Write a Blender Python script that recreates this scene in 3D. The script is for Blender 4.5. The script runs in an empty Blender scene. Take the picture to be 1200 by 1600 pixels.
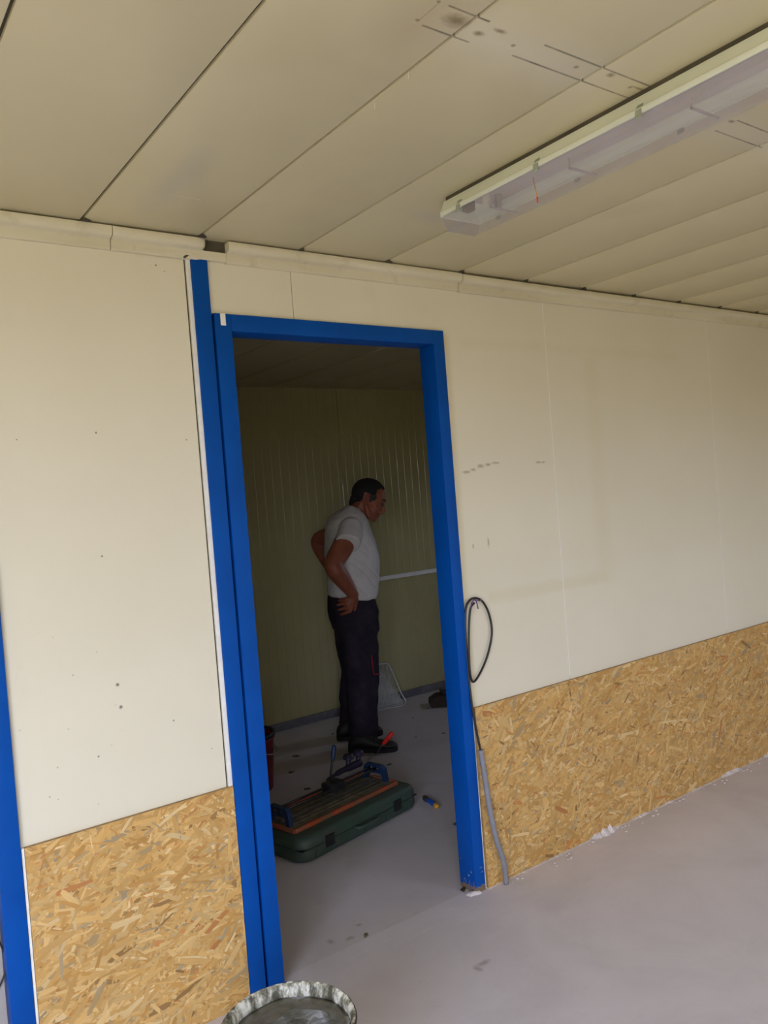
import bpy, bmesh, math, random
import numpy as np
from mathutils import Vector, Matrix, noise
random.seed(7)
SC = bpy.context.scene
COL = SC.collection

# ------------------------------------------------------------------ camera
CAM = Vector((0.0, -2.26687, 1.49899)); F = 1244.0
yaw, pit, rol = 0.62474397, -0.0168226, -0.07801018
fw = Vector((math.sin(yaw)*math.cos(pit), math.cos(yaw)*math.cos(pit), math.sin(pit)))
rt = Vector((math.cos(yaw), -math.sin(yaw), 0)); up = rt.cross(fw)
R_ = rt*math.cos(rol) + up*math.sin(rol); U_ = -rt*math.sin(rol) + up*math.cos(rol)
cd = bpy.data.cameras.new('camera'); cam = bpy.data.objects.new('camera', cd); COL.objects.link(cam)
m = Matrix((R_, U_, -fw)).transposed().to_4x4(); m.translation = CAM
cam.matrix_world = m
cd.sensor_fit = 'VERTICAL'; cd.sensor_height = 36; cd.lens = F*36/1600; cd.clip_start = .02
SC.camera = cam

def ray(x, y): return R_*((x-600)/F) - U_*((y-800)/F) + fw
def on_z(x, y, z=0.0):
    r = ray(x, y); return CAM + r*((z-CAM.z)/r.z)
def on_y(x, y, Y=0.0):
    r = ray(x, y); return CAM + r*((Y-CAM.y)/r.y)

# ------------------------------------------------------------------ world / light / exposure
W = bpy.data.worlds.new('world'); SC.world = W; W.use_nodes = True
nt = W.node_tree; bg = nt.nodes['Background']
tc = nt.nodes.new('ShaderNodeTexCoord'); sep = nt.nodes.new('ShaderNodeSeparateXYZ'); rp = nt.nodes.new('ShaderNodeValToRGB')
nt.links.new(tc.outputs['Generated'], sep.inputs[0]); nt.links.new(sep.outputs['Z'], rp.inputs[0]); nt.links.new(rp.outputs[0], bg.inputs[0])
rp.color_ramp.elements[0].position = 0.0; rp.color_ramp.elements[0].color = (.24, .21, .14, 1)
rp.color_ramp.elements[1].position = 0.03; rp.color_ramp.elements[1].color = (.765, .85, 1.12, 1)
bg.inputs[1].default_value = 14.0
XBR = 5.2
def portal(loc, rot, sx, sy, nm):
    l = bpy.data.lights.new(nm, 'AREA'); l.shape = 'RECTANGLE'; l.size = sx; l.size_y = sy; l.cycles.is_portal = True
    o = bpy.data.objects.new(nm, l); COL.objects.link(o); o.location = loc; o.rotation_euler = rot; return o
XL, XR, YR = -1.75, 5.6, -4.0          # main room extent; its partition wall is y = 0
ZC = 2.325; YB = 2.52; XBR = 5.2; ZB = 2.31
WL = (-3.94, -1.9, .30, 2.26)             # left wall opening: y0,y1,z0,z1
WR = (3.15, 4.1, .95, 2.05)              # rear wall openings: x0,x1,z0,z1
WG = (-1.60, -.55, .30, 2.26)
WE = (1.15, 1.58, 1.15, 1.72)           # unseen side window added to brighten the far room: y0,y1,z0,z1
portal((XBR+.05, (WE[0]+WE[1])/2, (WE[2]+WE[3])/2), (0, math.pi/2, 0), WE[3]-WE[2], WE[1]-WE[0], 'added_daylight_far_room')
portal(((WG[0]+WG[1])/2, YR-.05, (WG[2]+WG[3])/2), (math.pi/2, 0, 0), WG[1]-WG[0], WG[3]-WG[2], 'daylight_rear_left')
portal((XL-.05, (WL[0]+WL[1])/2, (WL[2]+WL[3])/2), (0, -math.pi/2, 0), WL[3]-WL[2], WL[1]-WL[0], 'daylight_left')
portal(((WR[0]+WR[1])/2, YR-.05, (WR[2]+WR[3])/2), (math.pi/2, 0, 0), WR[1]-WR[0], WR[3]-WR[2], 'daylight_rear')
SC.view_settings.view_transform = 'Standard'; SC.view_settings.look = 'None'
SC.view_settings.gamma = 1; SC.view_settings.use_curve_mapping = False
SC.view_settings.exposure = 0.0
SC.cycles.max_bounces = 10; SC.cycles.diffuse_bounces = 7; SC.cycles.glossy_bounces = 4
SC.cycles.use_denoising = True; SC.cycles.caustics_reflective = False; SC.cycles.caustics_refractive = False
SC.cycles.sample_clamp_indirect = 6

# ------------------------------------------------------------------ materials
class NT:
    def __init__(s, name, rough=.6, metal=0, spec=.5):
        s.m = bpy.data.materials.new(name); s.m.use_nodes = True; s.t = s.m.node_tree
        s.b = s.t.nodes['Principled BSDF']; s.b.inputs['Roughness'].default_value = rough
        s.b.inputs['Metallic'].default_value = metal; s.b.inputs['Specular IOR Level'].default_value = spec
        s.pos = None
    def n(s, t): return s.t.nodes.new('ShaderNode'+t)
    def l(s, a, b): s.t.links.new(a, b)
    def P(s):
        if s.pos is None: s.pos = s.n('NewGeometry').outputs['Position']
        return s.pos
    def math(s, op, a, b=None, c=None, clamp=False):
        x = s.n('Math'); x.operation = op; x.use_clamp = clamp
        for i, v in enumerate((a, b, c)):
            if v is None: continue
            if isinstance(v, (int, float)): x.inputs[i].default_value = v
            else: s.l(v, x.inputs[i])
        return x.outputs[0]
    def noise(s, scale, detail=3, rough=.55, stretch=None, src=None, offset=(0,0,0), dist=0):
        v = src if src is not None else s.P()
        mp = s.n('Mapping'); s.l(v, mp.inputs[0])
        if stretch: mp.inputs['Scale'].default_value = stretch
        mp.inputs['Location'].default_value = offset
        x = s.n('TexNoise'); x.inputs['Scale'].default_value = scale; x.inputs['Detail'].default_value = detail
        x.inputs['Roughness'].default_value = rough; x.inputs['Distortion'].default_value = dist
        s.l(mp.outputs[0], x.inputs['Vector']); return x.outputs[0]
    def ramp(s, v, *stops):
        r = s.n('ValToRGB'); e = r.color_ramp.elements
        while len(e) < len(stops): e.new(.5)
        for k, (p, c) in enumerate(stops):
            e[k].position = p
            if isinstance(c, (int, float)): c = (c, c, c)
            e[k].color = (*c[:3], 1)
        s.l(v, r.inputs[0]); return r.outputs[0]
    def mix(s, f, a, b, mode='MIX'):
        x = s.n('Mix'); x.data_type = 'RGBA'; x.blend_type = mode
        if isinstance(f, (int, float)): x.inputs[0].default_value = f
        else: s.l(f, x.inputs[0])
        for i, v in ((6, a), (7, b)):
            if isinstance(v, tuple): x.inputs[i].default_value = (*v[:3], 1)
            else: s.l(v, x.inputs[i])
        return x.outputs[2]
    def col(s, v):
        if isinstance(v, tuple): s.b.inputs['Base Color'].default_value = (*v[:3], 1)
        else: s.l(v, s.b.inputs['Base Color'])
    def bump(s, h, st=.2, dist=.002):
        x = s.n('Bump'); x.inputs['Strength'].default_value = st; x.inputs['Distance'].default_value = dist
        s.l(h, x.inputs['Height']); s.l(x.outputs[0], s.b.inputs['Normal'])
    def axes(s):
        if not hasattr(s, 'xyz'):
            q = s.n('SeparateXYZ'); s.l(s.P(), q.inputs[0]); s.xyz = q.outputs
        return s.xyz
    def box(s, ax, c0, hw0, c1, hw1, soft=.003, wob=0.0):
        """soft rectangle mask on two world axes"""
        X = s.axes(); r = None
        for a, c, h in ((ax[0], c0, hw0), (ax[1], c1, hw1)):
            v = s.math('ABSOLUTE', s.math('SUBTRACT', X[a], c))
            if wob: v = s.math('ADD', v, s.math('MULTIPLY', s.math('SUBTRACT', s.noise(25, 3), .5), wob))
            v = s.math('DIVIDE', s.math('SUBTRACT', h+soft, v), 2*soft, clamp=True)
            r = v if r is None else s.math('MULTIPLY', r, v)
        return r
    def spot(s, ax, c0, c1, r0, r1=None, wob=.4, sc=60):
        r1 = r1 or r0; X = s.axes()
        a = s.math('DIVIDE', s.math('SUBTRACT', X[ax[0]], c0), r0); b = s.math('DIVIDE', s.math('SUBTRACT', X[ax[1]], c1), r1)
        d = s.math('SQRT', s.math('ADD', s.math('MULTIPLY', a, a), s.math('MULTIPLY', b, b)))
        d = s.math('ADD', d, s.math('MULTIPLY', s.math('SUBTRACT', s.noise(sc, 3), .5), wob*2))
        return s.math('SUBTRACT', 1.25, d, clamp=True)

def simple(name, c, rough=.6, metal=0, var=.12, scale=20, bump=0, c2=None, spec=.5):
    k = NT(name, rough, metal, spec)
    n = k.noise(scale, 4); c2 = c2 or tuple(x*(1-var*2) for x in c)
    k.col(k.ramp(n, (.35, c2), (.65, c)))
    if bump: k.bump(k.noise(scale*6, 3), bump)
    return k.m

CREAM = (.70, .63, .44)
def wall_mat():
    k = NT('cream_painted_panel', .42, 0, .4)
    c = k.ramp(k.noise(1.3, 4), (.3, (.70, .65, .495)), (.7, (.745, .70, .545)))
    # faint yellowed bands left by things once fixed to the wall
    y = k.math('MULTIPLY', k.box((0, 2), 2.80, .045, 1.56, .50, .03, .03), .16)
    y = k.math('MAXIMUM', y, k.math('MULTIPLY', k.box((0, 2), 2.46, .36, 1.085, .022, .012, .02), .28))
    y = k.math('MAXIMUM', y, k.math('MULTIPLY', k.box((0, 2), 2.75, .70, 2.07, .018, .014, .02), .14))
    y = k.math('MAXIMUM', y, k.math('MULTIPLY', k.box((0, 2), 1.985, .012, 1.35, .75, .01, .015), .5))
    c = k.mix(y, c, (.60, .52, .30))
    br = None
    for x, z, a, b in ((2.035,1.575,.02,.006),(2.07,1.583,.014,.006),(2.11,1.595,.02,.008),(2.15,1.60,.016,.006),(2.19,1.604,.02,.005),
                       (2.43,1.598,.018,.005),(2.46,1.597,.012,.005),(2.12,1.30,.005,.02),(2.04,1.29,.004,.012)):
        s_ = k.math('MULTIPLY', k.spot((0, 2), x, z, a, b, .8, 110), k.noise(150, 2))
        br = s_ if br is None else k.math('MAXIMUM', br, s_)
    c = k.mix(k.math('MULTIPLY', br, 1.1, clamp=True), c, (.16, .11, .05))
    # drilled holes and paint specks on the left panel
    h = None
    for x, z, r in ((.668,1.036,.0055),(.672,.972,.0055),(.667,1.745,.003),(.40,1.74,.003),(.46,1.73,.002),(.655,1.40,.003),(.93,1.72,.0025),(.60,.85,.003),(.82,.90,.003),(.93,.79,.002),
                    (.88,2.235,.003),(.905,2.22,.002)):
        s_ = k.spot((0, 2), x, z, r, r, .3, 200); h = s_ if h is None else k.math('MAXIMUM', h, s_)
    X = k.axes()
    reg = k.box((0, 2), .52, .11, .95, .22, .06)
    vo = k.n('TexVoronoi'); vo.inputs['Scale'].default_value = 26; k.l(k.P(), vo.inputs['Vector'])
    sp = k.math('MULTIPLY', k.math('LESS_THAN', vo.outputs['Distance'], .075), reg)
    c = k.mix(k.math('MULTIPLY', sp, .55), c, (.25, .17, .10))
    c = k.mix(k.math('MULTIPLY', h, .9, clamp=True), c, (.06, .05, .04))
    # faint scuffs
    sc = k.math('MULTIPLY', k.math('SUBTRACT', k.noise(5, 5, .7, (1, 1, .5)), .6, clamp=True), .8)
    c = k.mix(sc, c, (.50, .44, .33))
    k.col(c); k.bump(k.noise(3, 2), .12, .01); return k.m
def ceil_mat():
    k = NT('cream_ceiling_sheet', .36, 0, .45)
    c = k.ramp(k.noise(1.6, 4), (.3, (.625, .56, .345)), (.7, (.685, .62, .395)))
    st = k.math('MULTIPLY', k.math('SUBTRACT', k.noise(2.2, 3, offset=(3,1,0)), .58, clamp=True), 1.2)
    c = k.mix(st, c, (.48, .38, .22))
    # paler paint where a fitting once sat, with two dirt lines along it
    c = k.mix(k.math('MULTIPLY', k.box((0, 1), 1.17, .20, -1.22, .05, .06), .55), c, (.74, .70, .58))
    c = k.mix(k.math('MULTIPLY', k.box((0, 1), 1.96, .22, -1.23, .05, .06), .5), c, (.70, .66, .56))
    c = k.mix(k.math('MULTIPLY', k.box((0, 1), .93, .05, -1.22, .10, .06), .35), c, (.45, .34, .18))
    ln = None
    for x0, x1, y in ((.925, 1.06, -1.196), (1.14, 1.60, -1.203), (.93, 1.05, -1.262), (1.17, 1.62, -1.258), (1.83, 2.07, -1.201), (1.83, 2.02, -1.258)):
        s_ = k.box((0, 1), (x0+x1)/2, (x1-x0)/2-.012, y, .0018, .0018, .002)
        s_ = k.math('MULTIPLY', s_, k.math('ADD', .35, k.noise(18, 3)), clamp=True)
        ln = s_ if ln is None else k.math('MAXIMUM', ln, s_)
    ln = k.math('MAXIMUM', ln, k.math('MULTIPLY', k.box((0, 1), .923, .001, -1.23, .03, .0015), .4))
    c = k.mix(ln, c, (.10, .08, .04))
    sp = None
    for x, y, a, b in ((.982,-1.235,.028,.018),(1.045,-1.225,.012,.008),(1.075,-1.25,.016,.006),(1.13,-1.228,.005,.005),(1.39,-1.247,.011,.008),(1.30,-1.234,.007,.006),
                       (1.47,-1.235,.006,.006),(1.835,-1.248,.012,.007),(.92,-1.262,.005,.004),(.92,-1.204,.005,.004),(1.22,-1.47,.010,.008),(1.26,-1.49,.012,.006),(1.50,-1.24,.03,.004)):
        s_ = k.spot((0, 1), x, y, a, b, .35, 90); sp = s_ if sp is None else k.math('MAXIMUM', sp, s_)
    c = k.mix(k.math('MULTIPLY', sp, .75, clamp=True), c, (.19, .11, .03))
    # scratches
    c = k.mix(k.math('MULTIPLY', k.box((0, 1), .86, .045, -.30, .0012, .002, .004), .7), c, (.85, .82, .70))
    # greyish rubbed patches
    gp = k.math('MULTIPLY', k.spot((0, 1), .80, -.36, .05, .20, .4, 8), .35)
    gp = k.math('MAXIMUM', gp, k.math('MULTIPLY', k.spot((0, 1), 1.60, -.45, .12, .05, .4, 8), .35))
    c = k.mix(gp, c, (.46, .44, .42))
    k.col(c); k.bump(k.noise(2.5, 2), .25, .012); return k.m
def trim_mat():
    k = NT('cream_plastic_trim', .4, 0, .45)
    c = k.ramp(k.noise(4, 4, stretch=(.5, 3, 3)), (.3, (.60, .55, .38)), (.7, (.72, .67, .50)))
    d = k.math('MULTIPLY', k.math('SUBTRACT', k.noise(9, 5, .7), .58, clamp=True), 2.2)
    k.col(k.mix(d, c, (.32, .25, .12))); return k.m
def blue_mat():
    k = NT('blue_gloss_paint', .5, 0, .14)
    c = k.ramp(k.noise(6, 4), (.3, (.000, .060, .30)), (.7, (.000, .073, .36)))
    X = k.axes()
    low = k.math('MULTIPLY', k.math('MULTIPLY', k.math('SUBTRACT', .34, X[2], clamp=True), .55), k.math('GREATER_THAN', X[0], 1.5))
    ch = k.math('GREATER_THAN', k.math('ADD', k.noise(38, 5, .7), low), .80)
    c = k.mix(ch, c, (.30, .34, .36))
    foot = k.math('GREATER_THAN', k.math('MULTIPLY', k.math('GREATER_THAN', X[0], 1.5), k.math('ADD', k.noise(60, 4, .7), k.math('MULTIPLY', k.math('SUBTRACT', .06, X[2], clamp=True), 9))), .82)
    c = k.mix(foot, c, (.22, .15, .09))
    k.col(c); k.bump(k.noise(40, 3), .08); return k.m
def floor_mat(dirty=0):
    k = NT('grey_floor_screed' + ('_dusty' if dirty else ''), .62, 0, .35)
    c = k.ramp(k.noise(2.2, 6, .65, dist=.6), (.28, (.565, .53, .555)), (.72, (.69, .65, .68)))
    c = k.mix(k.math('MULTIPLY', k.math('SUBTRACT', k.noise(7, 5, .7, (.6, 1.6, 1)), .55, clamp=True), 1.6), c, (.70, .67, .68))
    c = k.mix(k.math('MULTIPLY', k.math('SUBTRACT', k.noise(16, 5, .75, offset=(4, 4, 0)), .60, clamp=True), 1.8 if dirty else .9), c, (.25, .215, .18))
    ridge = k.math('MAXIMUM', k.box((0, 1), 1.46, .40, -.075, .001, .004, .035), k.box((0, 1), 1.42, .36, -.03, .001, .004, .03))
    c = k.mix(k.math('MULTIPLY', ridge, .5), c, (.70, .69, .70))
    sm = None
    for x, y, a, b in ((1.632,-.35,.03,.012),(1.60,-.36,.012,.02),(1.40,.07,.02,.012),(1.47,.12,.014,.01),(1.34,.10,.012,.02)):
        s_ = k.spot((0, 1), x, y, a, b, .6, 60); sm = s_ if sm is None else k.math('MAXIMUM', sm, s_)
    c = k.mix(k.math('MULTIPLY', sm, .5), c, (.20, .14, .09))
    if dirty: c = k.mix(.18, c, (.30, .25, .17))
    k.col(c); k.bump(k.noise(30, 5), .12, .004); return k.m
def osb_mat():
    k = NT('osb_flakes', .58, 0, .3)
    a = k.n('VertexColor'); a.layer_name = 'Col'
    uv = k.n('UVMap').outputs[0]
    g = k.noise(1, 4, .6, (18, 420, 1), src=uv)
    c = k.mix(1.0, a.outputs[0], k.ramp(k.noise(4.5, 3, .6), (.3, (.83, .77, .63)), (.7, (.97, .92, .80))), 'MULTIPLY')
    c = k.mix(k.ramp(g, (.3, .0), (.7, .30)), c, (.30, .17, .06))
    k.col(c); k.bump(g, .25, .001); return k.m
def shirt_mat():
    k = NT('pale_cotton', .9, 0, .1)
    k.col(k.ramp(k.noise(9, 4), (.35, (.62, .59, .56)), (.65, (.72, .69, .66)))); k.bump(k.noise(18, 4, dist=.5), .35, .01); return k.m
def cloth_dark():
    k = NT('charcoal_work_cloth', .9, 0, .1)
    k.col(k.ramp(k.noise(9, 4), (.35, (.022, .018, .026)), (.65, (.038, .030, .040)))); k.bump(k.noise(14, 4, dist=.8), .5, .012); return k.m
def skin_mat():
    k = NT('skin', .5, 0, .35)
    k.col(k.ramp(k.noise(14, 3), (.35, (.25, .075, .038)), (.65, (.32, .105, .055))))
    k.b.inputs['Subsurface Weight'].default_value = .08; k.b.inputs['Subsurface Radius'].default_value = (.01, .004, .002); return k.m
def cement_mat():
    k = NT('wet_cement_slurry', .28, 0, .5)
    X = k.noise(14, 5, .6, dist=2.5)
    k.col(k.ramp(X, (.3, (.085, .078, .055)), (.7, (.15, .14, .105)))); k.bump(X, .4, .006); return k.m
def splash_mat():
    k = NT('cement_splashed_metal', .4, 0, .4)
    n = k.noise(34, 5, .72, (1, 1, .45))
    k.col(k.ramp(n, (.41, (.07, .068, .045)), (.50, (.28, .27, .20)), (.60, (.72, .70, .60)))); k.bump(n, .8, .004); return k.m
M = dict(wall=wall_mat(), ceil=ceil_mat(), trim=trim_mat(), blue=blue_mat(), floor=floor_mat(), floor2=floor_mat(1), osb=osb_mat(),
    shirt=shirt_mat(), dark=cloth_dark(), skin=skin_mat(), cement=cement_mat(), splash=splash_mat(),
    osb_base=simple('osb_board_edge', (.42, .27, .11), .7, 0, .15, 60),
    seam=simple('grimy_joint_and_shade', (.09, .075, .045), .9, 0, .15, 12),
    core=simple('cream_panel_edge', (.62, .55, .38), .5, 0, .1, 10),
    strip=simple('white_filler_and_highlight', (.86, .84, .76), .5, 0, .05, 30),
    ribwall=simple('ribbed_olive_cream_sheet', (.43, .385, .19), .12, 0, .04, 2),
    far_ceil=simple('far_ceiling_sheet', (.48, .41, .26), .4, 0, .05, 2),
    plaster=simple('plaster_residue', (.70, .64, .62), .9, 0, .1, 40, .5),
    white_plastic=simple('ivory_plastic', (.74, .77, .64), .38, 0, .04, 5),
    tray=simple('shaded_grey_tray', (.50, .455, .47), .35, 0, .04, 5),  # mauve-grey, the shade inside the housing put into the colour
    tube_end=simple('aluminium', (.5, .5, .5), .4, .8, .1, 30),
    clip=simple('grey_clip', (.36, .39, .30), .5),
    black=simple('black_rubber', (.012, .012, .012), .45, 0, .1, 30),
    grey=simple('grey_plastic_conduit', (.23, .23, .25), .5, 0, .06, 30),
    violet=simple('violet_wire', (.13, .04, .22), .5),
    steel=simple('steel', (.45, .45, .45), .35, .9),
    hair=simple('black_hair', (.012, .010, .010), .8, 0, .3, 120, .4), greyhair=simple('grey_hair', (.055, .05, .047), .8, 0, .3, 160, .4),
    shoe=simple('dark_work_shoe', (.018, .014, .012), .6, 0, .2, 30), sole=simple('shoe_sole', (.012, .012, .012), .8),
    red=simple('red_plastic', (.24, .008, .02), .5), redh=simple('bright_red_handle', (.90, .03, .02), .45), redp=simple('red_piping', (.45, .01, .03), .6),
    green=simple('dark_green_plastic', (.035, .075, .048), .55, 0, .25, 14, .2, (.05, .065, .05)),
    orange=simple('worn_orange_paint', (.50, .075, .02), .55, 0, .2, 18, 0, (.22, .10, .05)),
    board=simple('dusty_cutter_bed', (.17, .14, .085), .7, 0, .2, 25), navy=simple('navy_bracket', (.008, .028, .085), .5),
    dmetal=simple('dark_oily_metal', (.03, .028, .03), .45, .3, .2, 30), purple=simple('dark_violet_plastic', (.020, .014, .032), .5),
    yellow=simple('yellow_plastic', (.70, .33, .02), .5), bblue=simple('bright_blue_plastic', (.01, .09, .42), .5),
    crumb=simple('dusty_crumb', (.11, .09, .065), .9, 0, .3, 80), brown=simple('brown_debris', (.05, .035, .02), .9, 0, .2, 50), wire=simple('galvanised_wire', (.62, .61, .58), .5, .2),
    bucket=simple('dirty_dark_pail', (.055, .055, .035), .5, 0, .3, 30, .3), leaf=simple('beige_door_leaf', (.46, .42, .36), .5, 0, .05, 3),
    darkbase=simple('dusty_grey_skirting', (.17, .165, .18), .7, 0, .15, 14), rail=simple('pale_conduit', (.80, .78, .74), .5, 0, .04, 20),
    outer=simple('outer_wall_paint', (.66, .60, .45), .6, 0, .04, 2), eye=simple('eye_white', (.10, .07, .055), .6), lip=simple('lips', (.24, .07, .05), .5))
def lens_mat():
    k = NT('clear_prismatic_diffuser', .12, 0, .5)
    k.col((.60, .55, .55)); k.b.inputs['Alpha'].default_value = .22
    return k.m
M['lens'] = lens_mat()

# ------------------------------------------------------------------ mesh helpers
def link(name, me, mat, parent=None):
    o = bpy.data.objects.new(name, me); COL.objects.link(o)
    if mat is not None and not me.materials: me.materials.append(M[mat])
    if parent is not None: o.parent = parent
    return o
def build(name, bm, mat, parent=None, smooth=False, bevel=0):
    me = bpy.data.meshes.new(name)
    if bevel:
        bmesh.ops.bevel(bm, geom=[e for e in bm.edges], offset=bevel, segments=2, affect='EDGES', profile=.6)
    bmesh.ops.recalc_face_normals(bm, faces=bm.faces)
    bm.to_mesh(me); bm.free()
    if smooth:
        me.shade_smooth()
        if smooth == 'auto':
            try: me.set_sharp_from_angle(angle=math.radians(40))
            except Exception: pass
    return link(name, me, mat, parent)
def tag(o, label=None, cat=None, group=None, kind=None):
    for k, v in (('label', label), ('category', cat), ('group', group), ('kind', kind)):
        if v: o[k] = v
    return o
def empty(name, loc=(0, 0, 0), rz=0):
    o = bpy.data.objects.new(name, None); COL.objects.link(o); o.location = loc; o.rotation_euler = (0, 0, rz); o.empty_display_size = .05; return o
def box(bm, x0, x1, y0, y1, z0, z1, mtx=None):
    v = [bm.verts.new((x, y, z)) for x in (x0, x1) for y in (y0, y1) for z in (z0, z1)]
    if mtx:
        for q in v: q.co = mtx @ q.co
    for f in ((0,1,3,2),(4,6,7,5),(0,4,5,1),(2,3,7,6),(0,2,6,4),(1,5,7,3)): bm.faces.new([v[i] for i in f])
    return v
def bx(name, x0, x1, y0, y1, z0, z1, mat, parent=None, bevel=0, mtx=None):
    bm = bmesh.new(); box(bm, x0, x1, y0, y1, z0, z1, mtx); return build(name, bm, mat, parent, 'auto' if bevel else False, bevel)
def prism(bm, pts, f0, f1):
    """pts 2-D outline; f0(p), f1(p) give the two end positions"""
    a = [bm.verts.new(f0(p)) for p in pts]; b = [bm.verts.new(f1(p)) for p in pts]; n = len(pts)
    bm.faces.new(a); bm.faces.new(list(reversed(b)))
    for i in range(n): bm.faces.new((a[i], b[i], b[(i+1) % n], a[(i+1) % n]))
def rings(bm, R, cap=True):
    vs = [[bm.verts.new(p) for p in r] for r in R]; n = len(R[0])
    for a, b in zip(vs, vs[1:]):
        for i in range(n): bm.faces.new((a[i], a[(i+1) % n], b[(i+1) % n], b[i]))
    if cap: bm.faces.new(list(reversed(vs[0]))); bm.faces.new(vs[-1])
    return vs
def lathe(bm, prof, c=(0, 0, 0), n=48, mtx=None, cap=True):
    R = [[Vector((c[0]+r*math.cos(2*math.pi*i/n), c[1]+r*math.sin(2*math.pi*i/n), c[2]+z)) for i in range(n)] for r, z in prof]
    if mtx: R = [[mtx @ p for p in r] for r in R]
    rings(bm, R, cap)
def spline(P, n=8):
    P = [Vector(p) for p in P]; out = []
    for i in range(len(P)-1):
        a, b, c, d = P[max(i-1, 0)], P[i], P[i+1], P[min(i+2, len(P)-1)]
        for k in range(n):
            t = k/n; out.append(.5*((2*b)+(-a+c)*t+(2*a-5*b+4*c-d)*t*t+(-a+3*b-3*c+d)*t**3))
    out.append(P[-1]); return out
def tube(bm, P, r, n=12, flat=1.0, round_ends=False, side=None):
    P = [Vector(p) for p in P]
    rr = [r]*len(P) if isinstance(r, (int, float)) else list(r)
    if round_ends:
        d0 = (P[0]-P[1]).normalized(); d1 = (P[-1]-P[-2]).normalized()
        A = [(P[0]+d0*rr[0]*s, rr[0]*math.sqrt(1-s*s)) for s in (.97, .8, .5)]
        B = [(P[-1]+d1*rr[-1]*s, rr[-1]*math.sqrt(1-s*s)) for s in (.5, .8, .97)]
        P = [a[0] for a in A]+P+[b[0] for b in B]; rr = [a[1] for a in A]+rr+[b[1] for b in B]
    T = [(P[min(i+1, len(P)-1)]-P[max(i-1, 0)]).normalized() for i in range(len(P))]
    u = Vector(side) if side else (Vector((0, 0, 1)) if abs(T[0].z) < .9 else Vector((1, 0, 0)))
    R = []
    for p, t, q in zip(P, T, rr):
        u = (u - t*u.dot(t)).normalized(); w = t.cross(u)
        R.append([p+u*(q*math.cos(2*math.pi*i/n))+w*(q*flat*math.sin(2*math.pi*i/n)) for i in range(n)])
    rings(bm, R)
def ball(bm, c, r, mtx=None, seg=20):
    r = (r, r, r) if isinstance(r, (int, float)) else r
    res = bmesh.ops.create_uvsphere(bm, u_segments=seg, v_segments=seg//2+2, radius=1)
    for v in res['verts']:
        p = Vector((v.co.x*r[0], v.co.y*r[1], v.co.z*r[2])) + Vector(c)
        v.co = mtx @ p if mtx else p
def remesh(name, bm, voxel, mat, parent, smooth=4, wr=None):
    me = bpy.data.meshes.new('tmp'); bmesh.ops.recalc_face_normals(bm, faces=bm.faces); bm.to_mesh(me); bm.free()
    t = bpy.data.objects.new('tmp', me); COL.objects.link(t)
    r = t.modifiers.new('r', 'REMESH'); r.mode = 'VOXEL'; r.voxel_size = voxel; r.use_smooth_shade = True
    if smooth: s = t.modifiers.new('s', 'SMOOTH'); s.factor = .5; s.iterations = smooth
    bpy.context.view_layer.update()
    out = bpy.data.meshes.new_from_object(t.evaluated_get(bpy.context.evaluated_depsgraph_get()))
    bpy.data.objects.remove(t); bpy.data.meshes.remove(me); out.name = name
    if wr:
        N = len(out.vertices); co = np.empty(N*3, np.float32); nn = np.empty(N*3, np.float32)
        out.vertices.foreach_get('co', co); out.vertex_normals.foreach_get('vector', nn)
        co = co.reshape(-1, 3); nn = nn.reshape(-1, 3)
        co += nn*np.array([wr(Vector(p)) for p in co.tolist()], np.float32)[:, None]
        out.vertices.foreach_set('co', co.ravel()); out.update()
    out.shade_smooth(); out.materials.clear()
    return link(name, out, mat, parent)

# ------------------------------------------------------------------ the setting
tag(bx('floor', XL, XR, YR, .03, -.05, 0, 'floor'), kind='structure')
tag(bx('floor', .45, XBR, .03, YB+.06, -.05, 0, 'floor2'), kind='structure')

# partition wall: sandwich panels with recessed joints, around the doorway
DX0, DX1, DZ = 1.047, 1.962, 2.105      # outer edges of the blue door frame
wb = tag(empty('wall_partition'), kind='structure')
def panel(poly, y0=0.0, name='panel', mat='wall', bev=.0012):
    bm = bmesh.new(); prism(bm, poly, lambda p: (p[0], y0, p[1]), lambda p: (p[0], .026, p[1])); return build(name, bm, mat, wb, False, bev)
g = .0010
def rect(a, b, c, d): return [(a, c), (b, c), (b, d), (a, d)]
panel(rect(XL, -.62, 0, ZC)); 
panel(rect(-.62, .383, 2.105, ZC))
panel(rect(.383, .967, 0, ZC))
panel(rect(.972, .985, 0, 2.268), -.006, 'edge_strip', 'strip', .001)
panel(rect(1.039, 1.333-g, DZ+.001, ZC))
panel([(1.333+g, DZ+.001), (DX1+.001, DZ+.001), (DX1+.001, 0), (2.525-g, 0), (2.525-g, ZC), (1.333+g, ZC)])
panel(rect(2.525+g, 3.71-g, 0, ZC)); panel(rect(3.71+g, 4.895-g, 0, ZC)); panel(rect(4.895+g, XR, 0, ZC))
for q in (2.525, 3.71, 4.895):
    bx('joint_highlight', q-.0016, q+.0016, -.0005, .004, .70, ZC-.06, 'strip', wb)  # pale strips laid over the joints to draw their highlight lines
bm = bmesh.new()
prism(bm, [(XL, 0), (-.60, 0), (-.60, 2.1), (.35, 2.1), (.35, 0), (1.04, 0), (1.04, 2.10), (1.965, 2.10), (1.965, 0), (XR, 0), (XR, ZC), (XL, ZC)], lambda p: (p[0], .0262, p[1]), lambda p: (p[0], .06, p[1]))
build('core', bm, 'core', wb)
bx('dark_gap', .9665, .9725, .004, .03, 0, 2.30, 'seam', wb)

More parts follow.
